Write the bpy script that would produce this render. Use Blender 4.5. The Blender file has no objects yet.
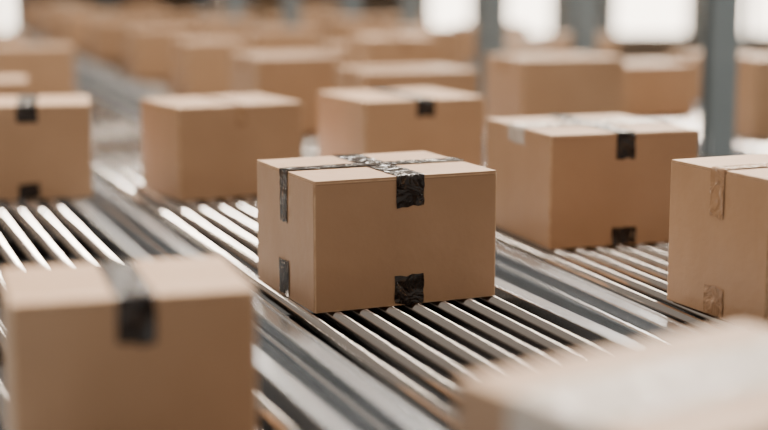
import bpy, bmesh, math, random
from mathutils import Vector, Matrix, noise
random.seed(7)
RZ = 0.75                      # roller-top height
D = Vector((-0.3256, 0.9455, 0)); N = Vector((0.9455, 0.3256, 0))
def rot(v, a):
    return Matrix.Rotation(math.radians(a), 3, 'Z') @ v
PIV = 3.3                      # left-hand lanes are skewed by 2 degrees about this distance
def frame(s, skew):
    d = rot(D, skew); n = rot(N, skew)
    base = N*s + D*PIV - d*PIV
    return base, d, n
col = bpy.context.scene.collection

# ---------------------------------------------------------------- materials
def mat(name, color, rough=0.6, metal=0.0):
    m = bpy.data.materials.new(name); m.use_nodes = True
    b = m.node_tree.nodes['Principled BSDF']
    b.inputs['Base Color'].default_value = (*color, 1)
    b.inputs['Roughness'].default_value = rough
    b.inputs['Metallic'].default_value = metal
    return m, m.node_tree, b

def noise_color(nt, b, c1, c2, scale, detail=4, vec=None, objrand=None):
    tc = nt.nodes.new('ShaderNodeTexCoord')
    nz = nt.nodes.new('ShaderNodeTexNoise'); nz.inputs['Scale'].default_value = scale; nz.inputs['Detail'].default_value = detail
    mp = nt.nodes.new('ShaderNodeMapping')
    if vec: mp.inputs['Scale'].default_value = vec
    nt.links.new(tc.outputs['Object'], mp.inputs[0]); nt.links.new(mp.outputs[0], nz.inputs['Vector'])
    cr = nt.nodes.new('ShaderNodeValToRGB')
    cr.color_ramp.elements[0].position = 0.3; cr.color_ramp.elements[1].position = 0.7
    cr.color_ramp.elements[0].color = (*c1, 1); cr.color_ramp.elements[1].color = (*c2, 1)
    nt.links.new(nz.outputs[0], cr.inputs[0])
    out = cr.outputs[0]
    if objrand:
        oi = nt.nodes.new('ShaderNodeObjectInfo')
        mr = nt.nodes.new('ShaderNodeMapRange'); mr.inputs[3].default_value = objrand[0]; mr.inputs[4].default_value = objrand[1]
        nt.links.new(oi.outputs['Random'], mr.inputs[0])
        hs = nt.nodes.new('ShaderNodeHueSaturation'); nt.links.new(mr.outputs[0], hs.inputs['Value'])
        nt.links.new(out, hs.inputs['Color']); out = hs.outputs[0]
    nt.links.new(out, b.inputs['Base Color'])
    return tc, nz

def add_bump(nt, b, tc, scale, strength, dist=0.001, vec=(1,1,1)):
    mp = nt.nodes.new('ShaderNodeMapping'); mp.inputs['Scale'].default_value = vec
    nz = nt.nodes.new('ShaderNodeTexNoise'); nz.inputs['Scale'].default_value = scale; nz.inputs['Detail'].default_value = 5
    bp = nt.nodes.new('ShaderNodeBump'); bp.inputs['Strength'].default_value = strength; bp.inputs['Distance'].default_value = dist
    nt.links.new(tc.outputs['Object'], mp.inputs[0]); nt.links.new(mp.outputs[0], nz.inputs['Vector'])
    nt.links.new(nz.outputs[0], bp.inputs['Height']); nt.links.new(bp.outputs[0], b.inputs['Normal'])

CARD, nt, b = mat('cardboard', (0.5, 0.3, 0.17), 0.45)
tc, _ = noise_color(nt, b, (0.465, 0.278, 0.155), (0.51, 0.31, 0.178), 6, 4, (1, 1, 1), (0.84, 1.06))
add_bump(nt, b, tc, 7, 0.6, 0.010, (1, 1, 1))
CREASE, _, _ = mat('cardboard_edge', (0.32, 0.19, 0.105), 0.85)
WORN, nt, b = mat('worn_cardboard_edge', (0.6, 0.4, 0.25), 0.7)
noise_color(nt, b, (0.47, 0.29, 0.165), (0.68, 0.48, 0.31), 40, 4)

def tape_bump(nt, b, sc, st, dist):
    tc = nt.nodes.new('ShaderNodeTexCoord')
    nz = nt.nodes.new('ShaderNodeTexNoise'); nz.inputs['Scale'].default_value = sc; nz.inputs['Detail'].default_value = 2; nz.inputs['Distortion'].default_value = 0.8
    bp = nt.nodes.new('ShaderNodeBump'); bp.inputs['Strength'].default_value = st; bp.inputs['Distance'].default_value = dist
    nt.links.new(tc.outputs['Object'], nz.inputs['Vector'])
    nt.links.new(nz.outputs[0], bp.inputs['Height']); nt.links.new(bp.outputs[0], b.inputs['Normal'])
TBLACK, nt, b = mat('black_tape', (0.022, 0.015, 0.012), 0.17)
b.inputs['Specular IOR Level'].default_value = 0.55
tape_bump(nt, b, 20, 1.0, 0.026)
TBROWN, nt, b = mat('clear_brown_tape', (0.42, 0.25, 0.14), 0.18)
tape_bump(nt, b, 25, 0.9, 0.014)
TCLEAR, nt, b = mat('clear_tape', (0.88, 0.82, 0.75), 0.12)
b.inputs['Alpha'].default_value = 0.6
b.inputs['Specular IOR Level'].default_value = 0.8
tape_bump(nt, b, 12, 0.9, 0.03)

ROD, nt, b = mat('roller_steel', (0.54, 0.49, 0.45), 0.14, 1.0)
RAIL, nt, b = mat('rail_aluminium', (0.60, 0.62, 0.64), 0.25, 0.9)
GAP_SHADE, _, _ = mat('black_pan', (0.005, 0.004, 0.004), 0.9)  # near-black that paints the shade between the rods
LEG, _, _ = mat('leg_steel', (0.30, 0.33, 0.36), 0.5, 0.3)
POST, nt, b = mat('painted_post', (0.17, 0.23, 0.27), 0.45)
noise_color(nt, b, (0.17, 0.215, 0.235), (0.22, 0.265, 0.29), 3)
FLOOR, nt, b = mat('floor_concrete', (0.5, 0.52, 0.54), 0.5)
noise_color(nt, b, (0.36, 0.40, 0.44), (0.42, 0.46, 0.49), 1.2, 5)
WALL, nt, b = mat('wall_panel', (0.36, 0.27, 0.21), 0.8)
noise_color(nt, b, (0.20, 0.14, 0.095), (0.34, 0.24, 0.165), 0.6, 3)
FRAME, _, _ = mat('window_frame', (0.20, 0.17, 0.14), 0.5)
STK1, _, _ = mat('stored_carton_dark', (0.24, 0.14, 0.075), 0.7)
STK2, _, _ = mat('stored_carton_tan', (0.46, 0.29, 0.16), 0.7)
STK3, _, _ = mat('stored_carton_pale', (0.75, 0.62, 0.50), 0.6)
def emis(name, c, s):
    m, nt, b = mat(name, c, 0.5)
    b.inputs['Emission Color'].default_value = (*c, 1); b.inputs['Emission Strength'].default_value = s
    return m
GLOW = emis('daylit_glazing', (1.0, 0.87, 0.72), 7.5)  # emission for the panes added on the back wall
FILL_LAMP = emis('lamp_diffuser', (1.0, 0.90, 0.78), 12.0)  # emission for the added overhead fixtures

# ---------------------------------------------------------------- mesh helpers
def new_obj(name, bm, mats, parent=None):
    me = bpy.data.meshes.new(name)
    bm.normal_update(); bm.to_mesh(me); bm.free()
    for m in mats: me.materials.append(m)
    o = bpy.data.objects.new(name, me); col.objects.link(o)
    if parent: o.parent = parent
    return o

def add_box(bm, c, dims, mi=0, bevel=0.0, seg=1, bmi=None):
    r = bmesh.ops.create_cube(bm, size=1.0)
    vs = r['verts']
    for v in vs: v.co = Vector((v.co.x*dims[0]+c[0], v.co.y*dims[1]+c[1], v.co.z*dims[2]+c[2]))
    faces = set(f for v in vs for f in v.link_faces)
    for f in faces: f.material_index = mi
    if bevel > 0:
        es = list(set(e for v in vs for e in v.link_edges))
        r = bmesh.ops.bevel(bm, geom=es, offset=bevel, segments=seg, affect='EDGES', profile=0.5)
        for f in r['faces']: f.material_index = mi if bmi is None else bmi

def strip(bm, axis, off, width, path, mi, rnd, amp=0.0014):
    pts = []
    for i in range(len(path)-1):
        a = Vector(path[i]); c = Vector(path[i+1]); n = max(2, int((c-a).length/0.012))
        nn = Vector((-(c-a).y, (c-a).x)).normalized()
        for k in range(n + (1 if i == len(path)-2 else 0)):
            pts.append((a+(c-a)*(k/n), nn, k != 0))
    cols = 5; grid = []
    for i, (p, nn, free) in enumerate(pts):
        row = []
        for j in range(cols+1):
            t = j/cols-0.5
            q = p.copy()
            if free: q += nn*rnd.uniform(0, amp)
            if i in (0, len(pts)-1): q.y += rnd.uniform(-0.004, 0.004)
            w = t*width + (rnd.uniform(-0.0014, 0.0014) if j in (0, cols) else 0) + off
            row.append(bm.verts.new((w, q.x, q.y) if axis == 'y' else (q.x, w, q.y)))
        grid.append(row)
    for i in range(len(grid)-1):
        for j in range(cols):
            f = bm.faces.new((grid[i][j], grid[i][j+1], grid[i+1][j+1], grid[i+1][j]))
            f.material_index = mi; f.smooth = True

def carton(x, y, yaw, L=0.455, W=0.358, H=0.305, tape='K', z=RZ):
    rnd = random.Random(int(abs(x*1000)+abs(y*77)))
    bm = bmesh.new()
    add_box(bm, (0, 0, (H-0.004)/2), (L, W, H-0.004), 0, 0.0035, 3, 5)
    for s in (-1, 1):   # two top flaps meeting at a centre seam
        add_box(bm, (0, s*(W/4+0.0010), H-0.0035), (L-0.003, W/2-0.0032, 0.007), 0, 0.0018, 2, 5)
        add_box(bm, (s*(L/2-0.0008), 0, H-0.006), (0.0016, W-0.012, 0.0012), 1)
    # glued manufacturer's joint on the side, score line of the top fold
    add_box(bm, (-L/2-0.0004, -W/2+0.02, H/2), (0.0014, 0.034, H-0.014), 0, 0.0004, 1)
    add_box(bm, (0, -W/2-0.0001, H-0.0095), (L-0.012, 0.0006, 0.0014), 1)
    e = 0.0016; hw = W/2+e; hl = L/2+e; T = H+e
    def wrap_short(m, off=0, w=0.07, a=0.075):
        strip(bm, 'y', off, w, [(-hw, T-a), (-hw, T), (hw, T), (hw, T-a)], m, rnd)
    def wrap_long(m, off=0, w=0.06, a=0.11):
        strip(bm, 'x', off, w, [(-hl, T-a), (-hl, T+0.0012), (hl, T+0.0012), (hl, T-a)], m, rnd)
    def low(m, off=0, w=0.07, a=0.07):
        strip(bm, 'y', off, w, [(-hw, 0.004), (-hw, a)], m, rnd)
    def low_side(m, off=0, w=0.06, a=0.08):
        strip(bm, 'x', off, w, [(-hl, 0.004), (-hl, a)], m, rnd)
    if tape == 'MAIN':
        wrap_long(2, 0, 0.05, 0.125); wrap_short(2, 0.006, 0.07); low(2, 0.004, 0.074, 0.072); low_side(2, 0, 0.066, 0.09)
    elif tape == 'K': wrap_short(2, 0, 0.07, 0.06); low(2, 0, 0.07, 0.055)
    elif tape == 'KC': wrap_long(4, 0, 0.12, 0.05); wrap_short(2, 0, 0.058, 0.075); low(2, 0, 0.075, 0.055)
    elif tape == 'B': wrap_short(3, 0.0, 0.045, 0.08)
    elif tape == 'SIDE': wrap_long(3, 0, 0.05, 0.11); low_side(3, 0, 0.07, 0.07)
    elif tape == 'C': wrap_long(4, 0.0, 0.15, 0.07)
    elif tape == 'E': wrap_short(2, 0.0, 0.06, 0.075)
    elif tape == 'S': wrap_long(3, 0.0, 0.06, 0.06)
    o = new_obj('cardboard_box', bm, [CARD, CREASE, TBLACK, TBROWN, TCLEAR, WORN])
    o.location = (x, y, z); o.rotation_euler = (0, 0, math.radians(yaw))
    return o

def by_corner(x, y, yaw, L, W, H, tape):
    c, s = math.cos(math.radians(yaw)), math.sin(math.radians(yaw))
    return carton(x + L/2*c - W/2*s, y + L/2*s + W/2*c, yaw, L, W, H, tape)

# ---------------------------------------------------------------- cartons
by_corner(-0.158, 3.35, 23.5, 0.465, 0.405, 0.307, 'MAIN')
by_corner(-0.684, 4.966, 28, 0.455, 0.385, 0.316, 'B')
by_corner(0.462, 4.121, 18, 0.46, 0.485, 0.322, 'KC')
carton(0.957, 3.42, 24, 0.455, 0.37, 0.338, 'SIDE')
carton(0.405, 1.80, 35, 0.52, 0.36, 0.29, 'C')
carton(-0.415, 2.34, 17, 0.37, 0.28, 0.30, 'E')
carton(-1.24, 5.21, 12, 0.42, 0.38, 0.318, 'K')
carton(0.055, 5.38, 24, 0.46, 0.44, 0.325, 'K')
carton(-0.46, 7.18, 24, 0.45, 0.42, 0.355, 'S')
carton(0.09, 6.40, 20, 0.50, 0.42, 0.345, 'S')
carton(0.05, 8.45, 20, 0.42, 0.38, 0.38, 'B')
carton(0.80, 7.08, 20, 0.52, 0.42, 0.355, 'S')
carton(1.36, 7.9, 20, 0.42, 0.36, 0.27, 'S')
carton(1.83, 7.0, 20, 0.46, 0.36, 0.36, 'S')
carton(-1.03, 8.98, 24, 0.40, 0.36, 0.33, 'S')
carton(-1.57, 10.5, 22, 0.42, 0.36, 0.33, 'S')
carton(-1.80, 6.65, 14, 0.42, 0.34, 0.28, 'K')
carton(-2.07, 8.9, 16, 0.44, 0.38, 0.30, 'S')

def lane_carton(s, l, H=0.3, yawj=0, skew=0):
    base, d, n = frame(s, skew)
    p = base + d*l
    carton(p.x, p.y, 20+skew+yawj, random.uniform(0.4, 0.52), random.uniform(0.34, 0.4), H*random.uniform(0.85, 1.15), 'S')
for s, ls in {0.42: (10.4, 12.2, 14.5, 16.6), 1.15: (11.4, 13.4, 15.6, 18.0), -0.35: (8.4, 10.4, 12.9, 15.5),
              2.0: (12.4, 14.2, 16.2, 18.4), 2.95: (9.2, 10.9, 12.8, 14.8, 17.0),
              3.85: (8.6, 10.2, 12.0, 14.0, 16.4), 4.75: (7.9, 9.5, 11.2, 13.2, 16.0)}.items():
    for l in ls: lane_carton(s, l+random.uniform(-.1, .1), 0.3, random.uniform(-6, 6), 2 if s < 1.5 else 0)

# ---------------------------------------------------------------- conveyors
def conveyor(s0, s1, l0, l1, skew=0):
    root = bpy.data.objects.new('roller_conveyor', None); col.objects.link(root)
    base, d, n_ = frame((s0+s1)/2, skew)
    root.rotation_euler = (0, 0, math.atan2(d.y, d.x))
    root.location = (base.x, base.y, 0)
    hw = (s1-s0)/2; ln = l1-l0; mid = (l0+l1)/2
    rr = 0.0155
    bm = bmesh.new()
    n = int((2*hw-0.03)/0.061)
    for i in range(n):
        y = (i-(n-1)/2)*((2*hw-0.03)/n)
        bmesh.ops.create_cone(bm, cap_ends=True, segments=32, radius1=rr, radius2=rr, depth=ln-0.02,
            matrix=Matrix.Translation((mid, y, RZ-rr)) @ Matrix.Rotation(math.pi/2, 4, 'Y'))
    for f in bm.faces: f.smooth = len(f.verts) == 4
    new_obj('rollers', bm, [ROD], root)
    bm = bmesh.new()
    for sg in (-1, 1):
        y = sg*(hw+0.012)
        add_box(bm, (mid, y, RZ-0.065), (ln, 0.012, 0.13), 0, 0.003, 2)
        add_box(bm, (mid, y+sg*0.020, RZ-0.007), (ln, 0.050, 0.008), 0, 0.003, 2)
        add_box(bm, (mid, y+sg*0.020, RZ-0.128), (ln, 0.060, 0.006), 0, 0.002, 1)
        bmesh.ops.create_cone(bm, cap_ends=True, segments=16, radius1=0.010, radius2=0.010, depth=ln,
            matrix=Matrix.Translation((mid, y+sg*0.046, RZ-0.04)) @ Matrix.Rotation(math.pi/2, 4, 'Y'))
    new_obj('side_rails', bm, [RAIL], root)
    bm = bmesh.new()
    add_box(bm, (mid, 0, RZ-0.10), (ln, 2*hw, 0.01), 0)  # dark sheet added so the rod gaps look black with shade
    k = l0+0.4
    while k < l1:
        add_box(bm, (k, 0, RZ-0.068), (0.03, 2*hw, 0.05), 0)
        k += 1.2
    new_obj('drip_pan', bm, [GAP_SHADE], root)
    bm = bmesh.new()
    k = l0+0.5
    while k < l1:
        for sg in (-1, 1):
            add_box(bm, (k, sg*(hw-0.01), (RZ-0.12)/2), (0.05, 0.03, RZ-0.12), 0, 0.003, 1)
            add_box(bm, (k, sg*(hw-0.01), 0.004), (0.11, 0.09, 0.008), 0)
        add_box(bm, (k, 0, 0.25), (0.03, 2*hw-0.03, 0.04), 0)
        k += 2.2
    new_obj('legs', bm, [LEG], root)
L1 = 19.0
for s0, s1 in ((0.14, 0.68), (0.88, 1.45)): conveyor(s0, s1, 0.6, L1, 2)
conveyor(-0.64, -0.08, 3.5, L1, 2)
for s0, s1 in ((1.70, 2.30), (2.65, 3.25), (3.55, 4.15), (4.45, 5.05)): conveyor(s0, s1, 0.6, L1)

# ---------------------------------------------------------------- steel posts
def post(x, y, w=0.13):
    bm = bmesh.new()
    h = 6.0
    add_box(bm, (0, 0, h/2), (w*0.25, w, h), 0)
    add_box(bm, (0, -w/2, h/2), (w, 0.014, h), 0)
    add_box(bm, (0, w/2, h/2), (w, 0.014, h), 0)
    add_box(bm, (0, 0, 0.01), (w*1.5, w*1.4, 0.02), 0)
    o = new_obj('steel_column', bm, [POST]); o.location = (x, y, 0); o.rotation_euler = (0, 0, math.radians(8))
for x, y, w in ((1.395, 6.25, .11), (0.613, 8.67, .14), (1.26, 9.5, .13), (.22, 12.75, .13), (-.30, 14.1, .14), (-.78, 12.7, .14), (-1.46, 14.7, .14), (3.2, 12, .12)):
    post(x, y, w)

# ---------------------------------------------------------------- shell
def slab(name, c, dims, m):
    bm = bmesh.new(); add_box(bm, (0, 0, 0), dims, 0)
    o = new_obj(name, bm, [m]); o.location = c; return o
slab('floor', (0, 10, -0.05), (30, 26, 0.1), FLOOR)
slab('wall_back', (0, 23.1, 3.5), (30, 0.2, 7), WALL)
slab('wall_left', (-15.1, 10, 3.5), (0.2, 26, 7), WALL)
slab('wall_right', (15.1, 10, 3.5), (0.2, 26, 7), WALL)
wi = 1  # glowing panes added for bright background blurs and light from behind
for x, w_ in ((-9, 1.2), (-5.7, .4), (-2.3, .25), (1.0, .65), (2.2, .7), (4.0, 1.25), (5.75, .8), (8.5, 1.4), (11, 1.4)):
    bm = bmesh.new(); h = 4.8
    add_box(bm, (0, 0, 0), (w_, 0.03, h), 1)
    for dx in (-w_/2, w_/2): add_box(bm, (dx, -0.03, 0), (0.08, 0.06, h+.08), 0)
    for dz in (-h/2, -0.8, 0.8, h/2): add_box(bm, (0, -0.03, dz), (w_+.08, 0.06, 0.08), 0)
    o = new_obj('window_%d' % wi, bm, [FRAME, GLOW]); o.location = (x, 22.97, 2.82); wi += 1

# pallet racking full of cartons against the back wall
def rack(x0, x1, y):
    rn = random.Random(int(abs(x0*31)+5)); bm = bmesh.new(); H = 4.2
    k = x0
    while k <= x1+0.01:
        for dy in (-0.4, 0.4): add_box(bm, (k, dy, H/2), (0.09, 0.08, H), 0)
        for z in (0.4, 1.4, 2.4, 3.4): add_box(bm, (k, 0, z), (0.04, 0.8, 0.04), 0)
        k += (x1-x0)/max(1, round((x1-x0)/1.6))
    for z in (0.12, 1.25, 2.4, 3.5):
        for dy in (-0.4, 0.4): add_box(bm, ((x0+x1)/2, dy, z), (x1-x0, 0.05, 0.1), 0)
        add_box(bm, ((x0+x1)/2, 0, z+0.055), (x1-x0, 0.8, 0.02), 0)
        x = x0+0.1
        while x < x1-0.5:
            w = rn.uniform(0.35, 0.55); hh = rn.uniform(0.45, 0.9)
            add_box(bm, (x+w/2, rn.uniform(-.1, .02), z+0.066+hh/2), (w-0.03, 0.6, hh), rn.choice((1, 1, 2, 2, 3)), 0.01, 1)
            x += w
    o = new_obj('stocked_storage_rack', bm, [POST, STK1, STK2, STK3]); o.location = (0, y, 0)
rack(-8.2, -6.1, 22.2); rack(-5.3, -2.6, 22.2); rack(-2.0, 0.5, 22.2); rack(2.7, 3.3, 22.2); rack(4.75, 5.3, 22.2); rack(6.3, 7.7, 22.2)

# unseen strip lamps, added to light the boxes and streak the rollers
for x, y in ((-1.5, 4.5), (2.0, 4.5), (-1.5, 8.5), (2.0, 8.5), (-1.5, 13), (2.5, 13)):
    root = bpy.data.objects.new('hanging_strip_lamp', None); col.objects.link(root); root.location = (x, y, 4.6)
    bm = bmesh.new(); add_box(bm, (0, 0, 0.05), (0.34, 2.2, 0.1), 0, 0.02, 2)
    for dy in (-0.8, 0.8): add_box(bm, (0, dy, 1.3), (0.012, 0.012, 2.4), 0)
    new_obj('housing', bm, [FRAME], root)
    bm = bmesh.new(); add_box(bm, (0, 0, -0.01), (0.28, 2.1, 0.02), 0)
    new_obj('diffuser', bm, [FILL_LAMP], root)
    ld = bpy.data.lights.new('lamp_light', 'AREA'); ld.shape = 'RECTANGLE'; ld.size = 0.28; ld.size_y = 2.1
    ld.energy = 60; ld.color = (1, 0.90, 0.78)
    lo = bpy.data.objects.new('lamp_light', ld); col.objects.link(lo); lo.parent = root; lo.location = (0, 0, -0.03)

# soft sun added to brighten the box tops, from behind-right; no roof built
sd = bpy.data.lights.new('sun', 'SUN'); sd.energy = 12.5; sd.angle = math.radians(20); sd.color = (1, 0.925, 0.83)
so = bpy.data.objects.new('sun', sd); col.objects.link(so)
so.rotation_euler = Vector((-0.24, -0.58, -0.78)).to_track_quat('-Z', 'Y').to_euler()

w = bpy.data.worlds.new('World'); bpy.context.scene.world = w; w.use_nodes = True
nt = w.node_tree; bg = nt.nodes['Background']
bg.inputs[0].default_value = (1.0, 0.91, 0.81, 1); bg.inputs[1].default_value = 0.40

# camera
cd = bpy.data.cameras.new('Camera'); cam = bpy.data.objects.new('Camera', cd); col.objects.link(cam)
cam.location = (0, 0, RZ+0.8); cam.rotation_euler = (math.radians(90-9.65), 0, 0)
cd.sensor_width = 36; cd.lens = 70.3; cd.clip_start = 0.02
cd.dof.use_dof = True; cd.dof.focus_distance = 3.5; cd.dof.aperture_fstop = 0.95
bpy.context.scene.camera = cam
